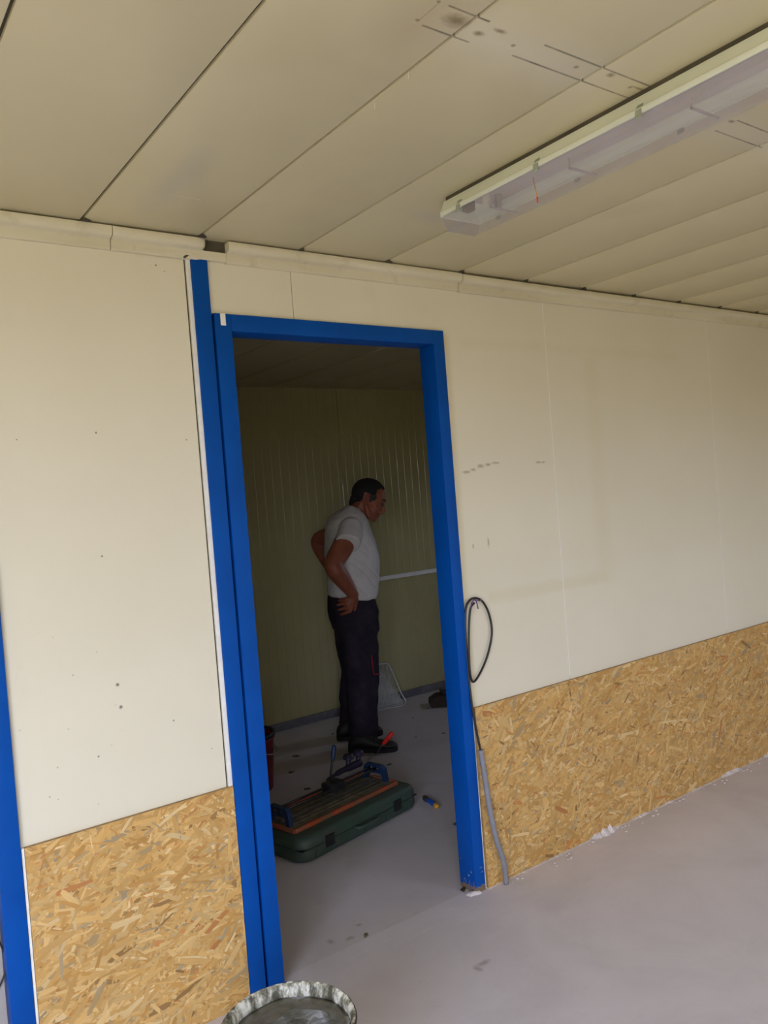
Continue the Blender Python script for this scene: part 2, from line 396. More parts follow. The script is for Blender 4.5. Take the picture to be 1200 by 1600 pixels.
# outer walls of the main room (behind and beside the camera), with window openings
def wall_open(name, horiz, at, a0, a1, z1, o, th=.08, mat='outer'):
    bm = bmesh.new()
    def b(p0, p1, q0, q1):
        if horiz: box(bm, p0, p1, at, at+th, q0, q1)
        else: box(bm, at, at+th, p0, p1, q0, q1)
    b(a0, o[0], 0, z1); b(o[1], a1, 0, z1); b(o[0], o[1], 0, o[2]); b(o[0], o[1], o[3], z1)
    return tag(build(name, bm, mat), kind='structure')
wall_open('wall_left', False, XL-.08, YR, .06, ZC, WL)
wall_open('wall_rear', True, YR-.08, .60, XR+.08, ZC, WR)
wall_open('wall_rear_left', True, YR-.08, XL-.08, .60, ZC, WG)
tag(bx('wall_right', XR, XR+.08, YR, .06, 0, ZC, 'outer'), kind='structure')
def window_frame(n, horiz, at, o, th=.05):
    r = tag(empty('window_%d' % n), kind='structure'); w = .045
    mid = (o[0]+o[1])/2
    for a, b, c, d in ((o[0], o[1], o[2], o[2]+w), (o[0], o[1], o[3]-w, o[3]), (o[0], o[0]+w, o[2]+w, o[3]-w), (o[1]-w, o[1], o[2]+w, o[3]-w), (mid-w/2, mid+w/2, o[2]+w, o[3]-w)):
        if horiz: bx('window_frame', a, b, at, at+th, c, d, 'white_plastic', r)
        else: bx('window_frame', at, at+th, a, b, c, d, 'white_plastic', r)
window_frame(1, False, XL-.07, WL); window_frame(2, True, YR-.07, WR); window_frame(3, True, YR-.07, WG)

# far room
wall_open('wall_far_right', False, XBR, .06, YB+.1, ZB+.03, WE, .06, 'ribwall')
window_frame(4, False, XBR+.005, WE)  # frame of the added window that brightens the far room
tag(bx('wall_far_left', .40, .46, .06, YB, 0, ZB+.03, 'ribwall'), kind='structure')
wf = tag(empty('wall_far'), kind='structure')
def ribbed(x0, x1):
    """sheet with shallow ribs standing proud of it"""
    bm = bmesh.new(); prof = [(x0, YB+.02), (x0, YB+.001), (x0+.002, YB)]
    nr = max(1, round((x1-x0)/.0665)); p = (x1-x0)/nr
    for i in range(nr):
        c = x0+(i+.5)*p
        prof += [(c+.0045*math.sin(t), YB-.0045*(math.cos(t)-math.cos(.95))) for t in (-.95, -.6, -.3, 0, .3, .6, .95)]
    prof += [(x1-.002, YB), (x1, YB+.001), (x1, YB+.02)]
    prism(bm, prof, lambda q: (q[0], q[1], 0), lambda q: (q[0], q[1], ZB+.02))
    return build('panel', bm, 'ribwall', wf, 'auto')
x = 3.113-1.19*3+.0
for i in range(5):
    a, b = max(.46, x+.002), min(XBR, x+1.19-.002)
    if b > a: ribbed(a, b)
    x += 1.19
bx('backing', .4, XBR+.06, YB+.012, YB+.07, 0, ZB+.03, 'seam', wf)
tag(bx('baseboard_far', .46, XBR, YB-.016, YB-.004, 0, .055, 'darkbase', bevel=.002), kind='structure')

# ceilings: sheets with open grimy joints
def ceiling(z, x0, xa, xb, pitch, y0, y1, mat, gap, first):
    r = tag(empty('ceiling', (0, 0, 0)), kind='structure')
    xs = [xa]; k = math.ceil((xa-x0)/pitch)
    if x0+k*pitch - xa < .02: k += 1
    while x0+k*pitch < xb-.02: xs.append(x0+k*pitch); k += 1
    xs.append(xb)
    for a, b in zip(xs, xs[1:]):
        bx('ceiling_sheet', a+gap/2, b-gap/2, y0, y1, z, z+.02, mat, r, .0015)
    bx('backing', xa-.05, xb+.05, y0-.05, y1+.06, z+.008, z+.06, 'seam', r)
ceiling(ZC, .320, XL, XR, .344, YR, .026, 'ceil', .0075, 0)
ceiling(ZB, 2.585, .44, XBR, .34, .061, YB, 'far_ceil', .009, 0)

# cornice pieces under the ceiling
def cornice(n, x0, x1, dz=0, round_end=False, upper=True, dy=0, mat='trim'):
    prof = [(0, -.063), (-.012, -.063), (-.014, -.061), (-.016, -.037)] + ([(-.019, -.035), (-.033, -.033), (-.039, -.029), (-.042, -.022), (-.043, -.010), (-.041, -.0045)] if upper else []) + [(0, -.0045 if upper else -.036)]
    N = 8; xs = [x0, x1]
    bm = bmesh.new()
    R = []
    L = [(x0, 1)] + ([(x1-.03, 1), (x1-.012, .93), (x1-.004, .75), (x1, .5)] if round_end else [(x1, 1)])
    for X, s in L: R.append([Vector((X, -.0005+p[0]*s+dy, ZC-.0005+dz+p[1]*(1 if s == 1 else .3+.7*s))) for p in prof])
    rings(bm, R)
    return tag(build('trim_%d' % n, bm, mat, None, 'auto'), kind='structure')
cornice(1, XL, .745); cornice(2, .747, 1.030, -.001, True, dy=-.002); cornice(3, 1.100, 2.050, 0); cornice(4, 2.053, 3.14, -.004, dy=-.003)
cornice(5, 3.143, XR, -.002); cornice(6, 1.000, 1.098, .002, upper=False, dy=-.003)
tag(bx('trim_7', 2.23, 3.16, -.016, -.012, ZC-.066, ZC-.034, 'trim'), kind='structure')
# dirt wedges where sheets meet the cornice
bx('dark_gap', 1.02, 1.11, -.012, .03, ZC-.036, ZC, 'seam', wb)

for k in range(1, 14):
    q = .320+.344*k
    if q > 5: break
    w = .012+.02*((k*37) % 10)/10
    bm = bmesh.new(); prism(bm, [(q-.002, -.040), (q-.005, -.0435), (q+.001, -.062), (q+.004, -.060), (q+w, -.0445), (q+w*.7, -.040)], lambda p: (p[0], p[1], ZC-.0042), lambda p: (p[0], p[1], ZC-.0002))
    build('grime', bm, 'seam', wb)

bm = bmesh.new(); prism(bm, [(.958, -.062), (.966, -.0645), (.998, -.040), (.992, -.036)], lambda p: (p[0], -.0172, ZC+p[1]), lambda p: (p[0], -.002, ZC+p[1])); build('dark_gap', bm, 'seam', wb)
# blue steel posts and door frames
d2 = tag(empty('door_2'), kind='structure')
bx('post', .985, 1.037, -.014, .075, 0, 2.264, 'blue', d2, .0015)
bx('gap_strip', 1.036, 1.048, .018, .07, 0, 2.104, 'blue', d2)  # recessed blue strip closing the gap between post and jamb
def jamb(x0, x1, lip):
    bm = bmesh.new(); box(bm, x0, x1, -.012, .075, 0, DZ-.0); return build('jamb', bm, 'blue', d2, 'auto', .0018)
jamb(1.047, 1.102, 1); jamb(1.912, 1.962, -1)
bx('head', 1.1025, 1.9115, -.012, .075, 2.052, 2.105, 'blue', d2, .0018)
bx('masking_tape', 1.066, 1.083, -.0128, -.0122, 2.068, 2.1055, 'strip', d2)
bx('filler_strip', 1.9625, 1.969, -.007, .01, 0, .70, 'strip', d2)
d1 = tag(empty('door_1'), kind='structure')
bx('jamb', .327, .383, -.014, .075, 0, 2.104, 'blue', d1, .0018)
bx('jamb', -.62, -.565, -.014, .075, 0, 2.104, 'blue', d1, .0018)
bx('head', -.5645, .3265, -.014, .075, 2.05, 2.104, 'blue', d1, .0018)
bx('door_leaf', -.562, .324, .028, .066, .006, 2.046, 'leaf', d1, .0015)

# ------------------------------------------------------------------ OSB boards
PAL = [((.68, .44, .17), 6), ((.62, .385, .135), 6), ((.73, .51, .23), 4.5), ((.56, .32, .10), 3), ((.78, .60, .33), 1.6), ((.50, .38, .21), 1.0), ((.40, .33, .22), .55), ((.32, .19, .075), .5), ((.58, .26, .09), .6)]
def osb(x0, x1, z0, z1, th, label, n, seed, zbot=None):
    rnd = random.Random(seed)
    o = bx('osb_board', x0, x1, -th, -.0010, z0, z1, 'osb_base'); tag(o, label, 'board')
    V, Fc, C, UV = [], [], [], []
    cols = [c for c, w in PAL]; ws = [w for c, w in PAL]
    for i in range(n):
        cx, cz = rnd.uniform(x0-.01, x1+.01), rnd.uniform(z0-.01, z1+.01)
        big = rnd.random() < .16
        L = rnd.uniform(.07, .13) if big else rnd.lognormvariate(math.log(.040), .45); w = rnd.uniform(.007, .019) if big else rnd.lognormvariate(math.log(.0078), .45)
        a = rnd.gauss(.12, .50) if rnd.random() < .68 else rnd.uniform(-1.57, 1.57)
        if big and rnd.random() < .5: a = rnd.gauss(.6, .5)
        ca, sa = math.cos(a), math.sin(a); h = rnd.uniform(.0001, .0013); til = rnd.uniform(-.012, .012)
        s1, s2 = rnd.uniform(-.3, .3), rnd.uniform(-.3, .3)
        pts = [(-L/2, w*(.1+s1)), (-L/2*rnd.uniform(.7, .95), -w/2*rnd.uniform(.6, 1)), (0, -w/2*rnd.uniform(.85, 1.15)), (L/2*rnd.uniform(.7, .95), -w/2*rnd.uniform(.5, 1)), (L/2, w*(s2)), (L/2*rnd.uniform(.6, .95), w/2*rnd.uniform(.6, 1)), (0, w/2*rnd.uniform(.85, 1.15)), (-L/2*rnd.uniform(.7, .95), w/2*rnd.uniform(.6, 1))]
        P = [(cx+p*ca-q*sa, cz+p*sa+q*ca) for p, q in pts]
        P = [(min(max(X, x0), x1), min(max(Z, z0), z1)) for X, Z in P]
        ar = sum(P[k][0]*P[(k+1) % 8][1]-P[(k+1) % 8][0]*P[k][1] for k in range(8))/2
        if abs(ar) < 2e-5: continue
        b = len(V)
        V += [(X, -th-max(.00005, h+til*(pts[k][0])*.5+.003*pts[k][1]), Z) for k, (X, Z) in enumerate(P)]
        Fc.append(tuple(range(b, b+8)))
        c = rnd.choices(cols, ws)[0]; j = rnd.uniform(.84, 1.14); c = tuple(min(1, q*j) for q in c)
        C += [(*c, 1)]*8; off = rnd.uniform(0, 9); UV += [(p+off, q+off*1.7) for p, q in pts]
    me = bpy.data.meshes.new('flakes'); me.from_pydata(V, [], Fc)
    ca_ = me.color_attributes.new('Col', 'FLOAT_COLOR', 'CORNER'); ca_.data.foreach_set('color', np.array(C, dtype=np.float32).ravel())
    uv = me.uv_layers.new(name='UVMap'); uv.data.foreach_set('uv', np.array(UV, dtype=np.float32).ravel())
    f = link('flakes', me, 'osb', o); f['kind'] = 'stuff'
    return o
osb(.392, .983, .0, .664, .012, 'square of tan oriented strand board left of the doorway, between two blue posts', 5200, 3)
osb(1.975, 4.47, .0, .686, .012, 'long tan oriented strand board wainscot right of the doorway along the floor', 21000, 5)
osb(4.473, 5.58, .0, .686, .012, 'far end strand board wainscot beyond the right edge of the long board', 2000, 6)
tag(bx('trim_8', .3845, .391, -.010, .0, 0, .664, 'strip'), kind='structure')

# ragged plaster along the foot of the long board
def plaster():
    rnd = random.Random(11); bm = bmesh.new(); x = 1.98
    while x < 4.9:
        big = (noise.noise(Vector((x*5.1, 0, 5.0)))+.02)
        h = .0025 + max(0, big)*.05*rnd.uniform(.4, 1); w = rnd.uniform(.012, .04)
        pts = []
        r = []
        for q in range(7):
            X = x-w/2+w*q/6; hh = h*math.sin(math.pi*(q+.35)/6.7)*rnd.uniform(.7, 1.2)
            d = .002+.006*rnd.uniform(.3, 1.6)+max(0, big)*.03
            r.append([Vector((X, -.0135-d, 0)), Vector((X, -.0135-d*.5, hh*.55)), Vector((X, -.0136, hh)), Vector((X, -.0131, 0))])
        rings(bm, r); x += w*.62
    for k in range(60):
        X = rnd.uniform(2.0, 4.0); s = rnd.uniform(.002, .007)
        ball(bm, (X, -.03-abs(rnd.gauss(0, .02)), s*.4), (s*1.5, s, s*.5), seg=6)
    o = build('plaster_residue', bm, 'plaster'); tag(o, 'ragged line of white plaster smeared along the foot of the strand board', 'plaster', kind='stuff')
plaster()

# ------------------------------------------------------------------ fluorescent batten on the ceiling
def batten():
    x0, x1, y0, y1 = 1.488, 1.632, -2.14, -.585; zt = ZC-.001
    r = empty('ceiling_light', ((x0+x1)/2, (y0+y1)/2, ZC)); r['label'] = 'long ivory fluorescent batten light with a clear diffuser fixed under the ceiling'; r['category'] = 'light'
    cx = 0; hw = (x1-x0)/2; hl = (y1-y0)/2
    def L(n, prof, mat, ends=0, par=r, cap=True):
        # prof (x,z) outline in light's own frame, run along y
        bm = bmesh.new(); prism(bm, prof, lambda p: (p[0], -hl+ends, p[1]), lambda p: (p[0], hl-ends, p[1])); return build(n, bm, mat, par, 'auto', .0015)
    # housing: shallow trough under the ceiling, open below
    L('housing', [(-hw+.014, -.011), (-hw+.003, -.040), (-hw-.003, -.043), (-hw-.003, -.056), (-hw+.003, -.056), (-hw+.003, -.050), (-hw+.010, -.038), (-hw+.020, -.015),
                  (hw-.020, -.015), (hw-.010, -.038), (hw-.003, -.050), (hw-.003, -.056), (hw+.003, -.056), (hw+.003, -.043), (hw-.003, -.040), (hw-.014, -.011)], 'white_plastic')
    for s in (-1, 1):
        bm = bmesh.new(); prism(bm, [(-hw+.014, -.011), (-hw-.002, -.046), (-hw-.002, -.057), (hw+.002, -.057), (hw+.002, -.046), (hw-.014, -.011)],
            lambda p: (p[0], s*hl, p[1]), lambda p: (p[0], s*(hl-.006), p[1])); build('end_cap', bm, 'white_plastic', r)
    L('reflector_tray', [(-.045, -.030), (-.030, -.020), (.030, -.020), (.045, -.030), (.045, -.034), (.030, -.024), (-.030, -.024), (-.045, -.034)], 'tray', .06)
    bm = bmesh.new(); box(bm, -.028, .028, -.62, -.50, -.05, -.025); build('ballast', bm, 'tray', r, False, .003)
    # diffuser: thin clear trough
    t = .0018
    o_ = [(-hw-.001, -.058), (-hw+.004, -.064), (-hw+.010, -.082), (-hw+.022, -.094), (hw-.022, -.094), (hw-.010, -.082), (hw-.004, -.064), (hw+.001, -.058)]
    i_ = [(p[0]*(1-t/hw*1.3), p[1]+(t if p[1] < -.08 else 0)) for p in reversed(o_)]
    L('diffuser', o_+i_, 'lens', .001)
    for s in (-1, 1):
        bm = bmesh.new(); prism(bm, o_, lambda p: (p[0], s*hl, p[1]), lambda p: (p[0], s*(hl-.002), p[1])); build('diffuser_end', bm, 'lens', r)
    # lamp holders with the tube missing, one holder pair near each end
    for yy in (hl-.13, -hl+.13, ):
        for xx in (-.022, .022):
            bm = bmesh.new(); box(bm, xx-.009, xx+.009, yy-.006, yy+.006, -.066, -.024); build('lamp_holder', bm, 'tube_end' if xx > 0 else 'white_plastic', r, False, .002)
    for yy in (hl-.06,): 
        bm = bmesh.new(); box(bm, -.03, -.005, yy-.01, yy+.02, -.05, -.024); build('starter', bm, 'brown', r, False, .003)
    for wy in (hl-.075, hl-.36, hl-.655, hl-.95, hl-1.25):
        for s in (-1, 1):
            bm = bmesh.new(); prism(bm, [(-hw+.006, -.032), (-hw-.0035, -.046), (-hw-.006, -.062), (-hw-.002, -.066), (-hw-.002, -.05)], lambda p: (p[0]*-s if s > 0 else p[0], wy-.008, p[1]), lambda p: (p[0]*-s if s > 0 else p[0], wy+.008, p[1]))
            build('clip', bm, 'clip', r)
    for wy in (hl-.17, hl-.44, hl-.76, hl-1.05):
        bm = bmesh.new(); box(bm, -.05, .05, wy-.002, wy+.002, -.085, -.080); box(bm, -.05, -.046, wy-.002, wy+.002, -.085, -.06); build('diffuser_rib', bm, 'tray', r)
    for p in ((-.02, .70), (.02, .70)):
        pass
    # loose wire end hanging through
    bm = bmesh.new(); tube(bm, [(-.045, .455, -.060), (-.047, .450, -.085), (-.046, .446, -.112)], .0012, 6); w = build('loose_wire', bm, 'yellow', r, True)
    bm = bmesh.new(); tube(bm, [(-.046, .446, -.112), (-.046, .446, -.126)], .0018, 6); build('wire_end', bm, 'redh', w, True)
    bm = bmesh.new(); box(bm, -hw+.017, hw-.017, -hl+.006, hl-.006, -.0115, .0006); build('shade_strip', bm, 'seam', r)  # dark strip that draws the shade line between housing and ceiling
batten()

# paint flakes hanging from the ceiling joint
for px, py, lab in ((585, 160, 'larger loose white paint chip hanging from the ceiling joint'), (638, 112, 'smaller white paint chip on the ceiling joint nearer the old fitting mark')):
    p = on_z(px, py, ZC); bm = bmesh.new()
    prism(bm, [(0, .001), (.004, 0), (.005, -.006), (.003, -.012), (.0005, -.008)], lambda q: (p.x+q[0]*.6, p.y+q[0], ZC-.0005+q[1]), lambda q: (p.x+q[0]*.6+.0006, p.y+q[0]-.0003, ZC-.0005+q[1]))
    tag(build('paint_flake', bm, 'strip'), lab, 'flake')

# ------------------------------------------------------------------ cable loop and conduit by the door
def wp(px, py, off):
    p = on_y(px, py, -off); return Vector(p)
base = on_z(793, 1382, 0)
cpts = [wp(751, 1172, .026), wp(757, 1210, .028), wp(765, 1262, .030), wp(775, 1310, .032), wp(787, 1347, .034), Vector((base.x-.002, -.036, .002))]
bm = bmesh.new(); tube(bm, spline(cpts, 6), .0105, 14)
cond = build('conduit', bm, 'grey', None, True); tag(cond, 'grey plastic conduit sleeve rising from the floor beside the blue door frame', 'conduit')
loop = [(752, 1178, .026), (746, 1150, .022), (739, 1112, .019), (733, 1065, .012), (729, 1015, .010), (727, 975, .010), (728, 950, .010), (734, 938, .011), (743, 934.5, .012), (753, 939, .011), (762, 954, .010), (767.5, 975, .010), (768, 995, .010), (762, 1023, .011), (752, 1048, .013), (741, 1065, .015), (735.5, 1058, .018), (733, 1030, .020), (732.5, 985, .021), (735, 952, .020), (741, 942, .018)]
bm = bmesh.new(); tube(bm, spline([wp(*q) for q in loop], 6), .0043, 10)
tag(build('cable', bm, 'black', None, True), 'black cable looped on a hook beside the blue door frame, its end in the conduit', 'cable')
bm = bmesh.new(); tube(bm, spline([wp(736, 952, .026), wp(737, 942, .027), wp(742, 937, .024), wp(745, 942, .02), wp(747, 951, .012)], 5), .0022, 8)
tag(build('wire_tie', bm, 'violet', None, True), 'short violet wire tying the black cable loop to the wall', 'wire')
bm = bmesh.new(); a = wp(742, 938, 0); tube(bm, [a+Vector((0, .004, 0)), a+Vector((0, -.034, .0)), a+Vector((0, -.036, .008))], .0018, 8)
tag(build('hook', bm, 'steel', None, True), 'small steel nail hook holding the cable loop on the wall', 'hook')
bm = bmesh.new(); tube(bm, spline([on_y(-14, 1440, .022), on_y(-4, 1466, .020), on_y(5, 1484, .020), on_y(10, 1496, .0215), on_y(8, 1520, .022), on_y(-10, 1560, .022)], 6), .0025, 8)
tag(build('cable', bm, 'black', None, True), 'thin dark cable against the beige door leaf at the left edge', 'cable')

# ------------------------------------------------------------------ cement pail in the foreground
def pail():
    r = empty('mixing_pail', (.790, -.650, 0)); tag(r, 'dark round mixing pail of wet cement on the floor before the doorway', 'bucket')
    H, Rt, Rb = .34, .153, .125
    bm = bmesh.new()
    lathe(bm, [(Rb, .0), (Rb+.002, .004), (Rt-.012, H-.05), (Rt-.011, H-.045), (Rt-.004, H-.042), (Rt-.003, H-.012), (Rt, H-.010), (Rt+.003, H-.004), (Rt+.001, H), (Rt-.005, H-.0015), (Rt-.008, H-.01), (Rt-.010, H-.05), (Rb-.003, .006)], n=72)
    build('bucket_body', bm, 'bucket', r, True)
    bm = bmesh.new(); rnd = random.Random(2); n = 96
    # crust of dried cement on the inside of the rim
    R = []
    for rr, z in ((Rt-.0005, H+.0008), (Rt-.006, H-.001), (Rt-.011, H-.012), (Rt-.0125, H-.022), (Rt-.0138, H-.040), (Rt-.0095, H-.040), (Rt-.0072, H-.012)):
        R.append([Vector(((rr+.0022*noise.noise(Vector((i*.55, z*90, 1))))*math.cos(2*math.pi*i/n), (rr+.0022*noise.noise(Vector((i*.55, z*90, 1))))*math.sin(2*math.pi*i/n), z+.0015*noise.noise(Vector((i*.5, 7, z*50))))) for i in range(n)])
    rings(bm, R, False); build('cement_crust', bm, 'splash', r, True)
    bm = bmesh.new(); n = 72; R = []
    for k in range(14):
        rr = (Rt-.0145)*(1-k/14) if k else Rt-.0118
        R.append([Vector((rr*math.cos(2*math.pi*i/n), rr*math.sin(2*math.pi*i/n), H-.030+.006*noise.noise(Vector((rr*18*math.cos(2*math.pi*i/n), rr*18*math.sin(2*math.pi*i/n), 3)))+.004*math.sin(rr*60+i*2*math.pi/n))) for i in range(n)])
    rings(bm, R); build('cement', bm, 'cement', r, True)
    for s in (-1, 1):
        bm = bmesh.new(); mt = Matrix.Rotation(math.radians(40)*1, 4, 'Z')
        box(bm, s*(Rt-.004)-.004, s*(Rt-.004)+.006, -.014, .014, H-.045, H-.018, mt); build('handle_lug', bm, 'bucket', r, False, .002)
    bm = bmesh.new(); pts = []
    for k in range(25):
        t = math.pi*k/24; v = Vector(((Rt+.004)*math.cos(t), -(Rt+.006)*math.sin(t)*.62, H-.03-.10*math.sin(t)))
        v = Matrix.Rotation(math.radians(40), 3, 'Z') @ v
        if v.xy.length < Rt+.004: v.xy = v.xy.normalized()*(Rt+.004)
        pts.append(v)
    tube(bm, pts, .0025, 8); build('handle', bm, 'steel', r, True)
pail()

# ------------------------------------------------------------------ far room things
def box_at(name, mat, parent, c, size, rz=0, bev=.003, tilt=None):
    bm = bmesh.new(); mt = Matrix.Translation(c) @ Matrix.Rotation(rz, 4, 'Z')
    if tilt: mt = mt @ tilt
    box(bm, -size[0]/2, size[0]/2, -size[1]/2, size[1]/2, -size[2]/2, size[2]/2, mt); return build(name, bm, mat, parent, 'auto', bev)
# white conduit on the far wall
bm = bmesh.new(); a = on_y(540, 909, YB-.014); b = on_y(760, 875, YB-.014)
za = .915
rc = empty('wall_conduit', (3.6, YB-.014, za)); tag(rc, 'pale horizontal conduit strip fixed along the ribbed far wall at hip height', 'conduit')
bx('conduit_strip', -.42, 1.4, -.008, .009, -.015, .015, 'rail', rc, .002)
for q in (.1, .7, 1.2): bx('conduit_clip', q-.008, q+.008, -.0095, .009, -.017, .017, 'rail', rc, .001)

# green plastic case with the tile cutter on it
CX, CY, CR = 1.885, .895, math.radians(12)
def case():
    r = empty('tool_case', (CX, CY, 0), CR); tag(r, 'dark green dusty plastic tool case lying flat on the floor under the tile cutter', 'case')
    def rr(L, Wd, rad, z, n=6):
        out = []
        for sx, sy, a0 in ((1, 1, 0), (-1, 1, 90), (-1, -1, 180), (1, -1, 270)):
            for k in range(n+1):
                a = math.radians(a0+90*k/n); out.append(Vector((sx*(L/2-rad)+rad*math.cos(a), sy*(Wd/2-rad)+rad*math.sin(a), z)))
        return out
    L, Wd = .76, .345
    def shell(nm, prof):
        bm = bmesh.new(); rings(bm, [rr(L-2*i, Wd-2*i, .06, z) for i, z in prof]); return build(nm, bm, 'green', r, 'auto')
    shell('case_base', [(.020, 0), (.006, .008), (.0, .022), (.0, .054), (.004, .058)])
    shell('case_lid', [(.004, .060), (.0, .064), (.0, .086), (.008, .104), (.024, .112)])
    bx('seam', -.372, .372, -.165, .165, .0575, .0605, 'black', r)
    for k in (-.22, .22):
        l = bx('latch', k-.025, k+.025, -.1785, -.170, .035, .085, 'black', r, .003)
    bm = bmesh.new(); tube(bm, spline([(-.07, -.172, .06), (-.065, -.196, .06), (-.04, -.203, .06), (.04, -.203, .06), (.065, -.196, .06), (.07, -.172, .06)], 4), .008, 10, round_ends=True); build('handle', bm, 'green', r, True)
    for k in (-.30, -.15, 0, .15, .30):
        bx('ribs', k-.006, k+.006, -.1765, -.172, .012, .050, 'green', r, .0015)
case()
def cutter():
    z = .113; r = empty('tile_cutter', (CX-.02, CY+.02, z), CR); tag(r, 'worn orange manual tile cutter with navy end brackets resting on the green case', 'tile cutter')
    L, Wd = .66, .235
    bx('base_plate', -L/2+.004, L/2-.004, -Wd/2+.004, Wd/2-.004, .0, .012, 'board', r, .002)
    for s in (-1, 1): bx('side_rim', -L/2, L/2, s*Wd/2-.007, s*Wd/2+.007, .0, .018, 'orange', r, .002)
    for s in (-1, 1): bx('end_rim', s*L/2-.006, s*L/2+.006, -Wd/2, Wd/2, .0, .016, 'orange', r, .002)
    for q in (-.055, -.028, .028, .055): bx('rubber_pad', -L/2+.04, L/2-.04, q-.009, q+.009, .012, .0155, 'board', r, .001)
    bx('breaking_ridge', -L/2+.03, L/2-.03, -.003, .003, .012, .019, 'steel', r, .001)
    for s in (-1, 1):
        x = s*(L/2-.022)
        bm = bmesh.new(); prism(bm, [(-.075, .012), (-.055, .012), (-.045, .050), (.045, .050), (.055, .012), (.075, .012), (.068, .072), (.050, .088), (-.050, .088), (-.068, .072)],
              lambda p: (x-.012, p[0], p[1]), lambda p: (x+.012, p[0], p[1])); b = build('end_bracket', bm, 'navy', r, False, .002)
        for q in (-.02, .02):
            bm = bmesh.new(); tube(bm, [(x-.016, q, .070), (x+.016, q, .070)], .011, 12); build('rail_nut', bm, 'dmetal', b, True)
    for q in (-.02, .02):
        bm = bmesh.new(); tube(bm, [(-L/2+.012, q, .070), (L/2-.012, q, .070)], .0055, 12); build('guide_rail', bm, 'dmetal', r, True)
    c = bx('carriage', -.045+.02, .045+.02, -.034, .034, .052, .092, 'dmetal', r, .006)
    bm = bmesh.new(); tube(bm, [(.02, -.004, .050), (.02, .004, .050)], .013, 16); build('scoring_wheel', bm, 'steel', c, True)
    lv = bmesh.new(); tube(lv, [(.015, 0, .085), (.010, 0, .13), (.022, 0, .175), (.030, 0, .20)], .0055, 10); o = build('lever', lv, 'dmetal', r, True)
    x0 = .20
    bm = bmesh.new(); tube(bm, spline([(x0-.17, .045, .088), (x0-.10, .05, .096), (x0-.03, .05, .100), (x0+.05, .05, .100)], 5), [.008]*5+[.013]*5+[.018]*6, 12, round_ends=True); h = build('dark_tool', bm, 'purple', r, True)  # separate dark tool with two knobs, lying on the cutter's right end
    for q in (-.025, .045):
        bm = bmesh.new(); tube(bm, [(x0+q, .05, .110), (x0+q+.004, .05, .140)], .012, 12); build('knob_stem', bm, 'purple', h, True)
        bm = bmesh.new(); lathe(bm, [(.014, 0), (.025, .004), (.026, .018), (.019, .026)], (x0+q+.004, .05, .138), 16); build('knob_cap', bm, 'purple', h, 'auto')
    lv = bmesh.new(); tube(lv, [(.030, 0, .195), (.036, 0, .215), (.044, 0, .245)], [.009, .012, .011], 12, round_ends=True); build('lever_grip', lv, 'navy', o, True)
cutter()
# red pail behind the door jamb
def red_pail():
    r = empty('plastic_bucket', (1.815, 1.66, 0)); tag(r, 'dark red plastic bucket with a black rim half hidden behind the left door jamb', 'bucket')
    H = .30; bm = bmesh.new(); lathe(bm, [(.115, 0), (.118, .004), (.140, H-.03), (.146, H-.03), (.147, H-.02), (.141, H-.018), (.136, H-.02), (.112, .006)], n=40); build('bucket_body', bm, 'red', r, True)
    bm = bmesh.new(); lathe(bm, [(.142, H-.020), (.149, H-.018), (.150, H), (.146, H+.004), (.137, H+.002), (.134, H-.012)], n=40, cap=False); build('rim', bm, 'black', r, True)
    bm = bmesh.new(); lathe(bm, [(.134, H-.05), (.134, H-.035), (.06, H-.03), (.01, H-.028)], n=32); build('contents', bm, 'brown', r, True)
    bm = bmesh.new(); tube(bm, [( .152*math.cos(t), .152*math.sin(t)-.0, H-.02-.09*max(0, math.sin(t+2.2))) for t in [-2.2+math.pi*k/20 for k in range(21)]], .0025, 8); build('handle', bm, 'steel', r, True)
red_pail()

# red-handled trowel leaning on the near shoe
def trowel():
    a = Vector(on_z(585.5, 1180, .004)); 
    v = Vector((a.x-CAM.x, a.y-CAM.y, 0)); dd = v.length; v.normalize()
    def at(px, py, back):
        q = ray(px, py); t = (dd+back)/(q.x*v.x+q.y*v.y); return CAM+q*t
    r = empty('trowel', a); tag(r, 'small trowel with a bright red handle leaning against the toe of the near shoe', 'trowel')
    b = at(599, 1162, -.03)-a; c = at(612, 1146.5, -.04)-a
    mid = b*.55
    bm = bmesh.new(); tube(bm, [b, b+(c-b)*.2, b+(c-b)*.75, c], [.0095, .0125, .0135, .0125], 12, round_ends=True); build('handle', bm, 'redh', r, True)
    bm = bmesh.new(); tube(bm, [mid, b], .003, 8); build('tang', bm, 'steel', r, True)
    d = mid.normalized(); s = Vector((v.x, v.y, 0)); bm = bmesh.new(); P = [Vector((0, 0, 0)), d*.02+s*.018, mid+s*.024, mid+d*.004, mid-s*.024, d*.02-s*.018]
    nn = d.cross(s).normalized()*.0008
    A = [bm.verts.new(p+nn) for p in P]; B = [bm.verts.new(p-nn) for p in P]; bm.faces.new(A); bm.faces.new(list(reversed(B)))
    for i in range(6): bm.faces.new((A[i], B[i], B[(i+1) % 6], A[(i+1) % 6]))
    build('blade', bm, 'steel', r)
trowel()

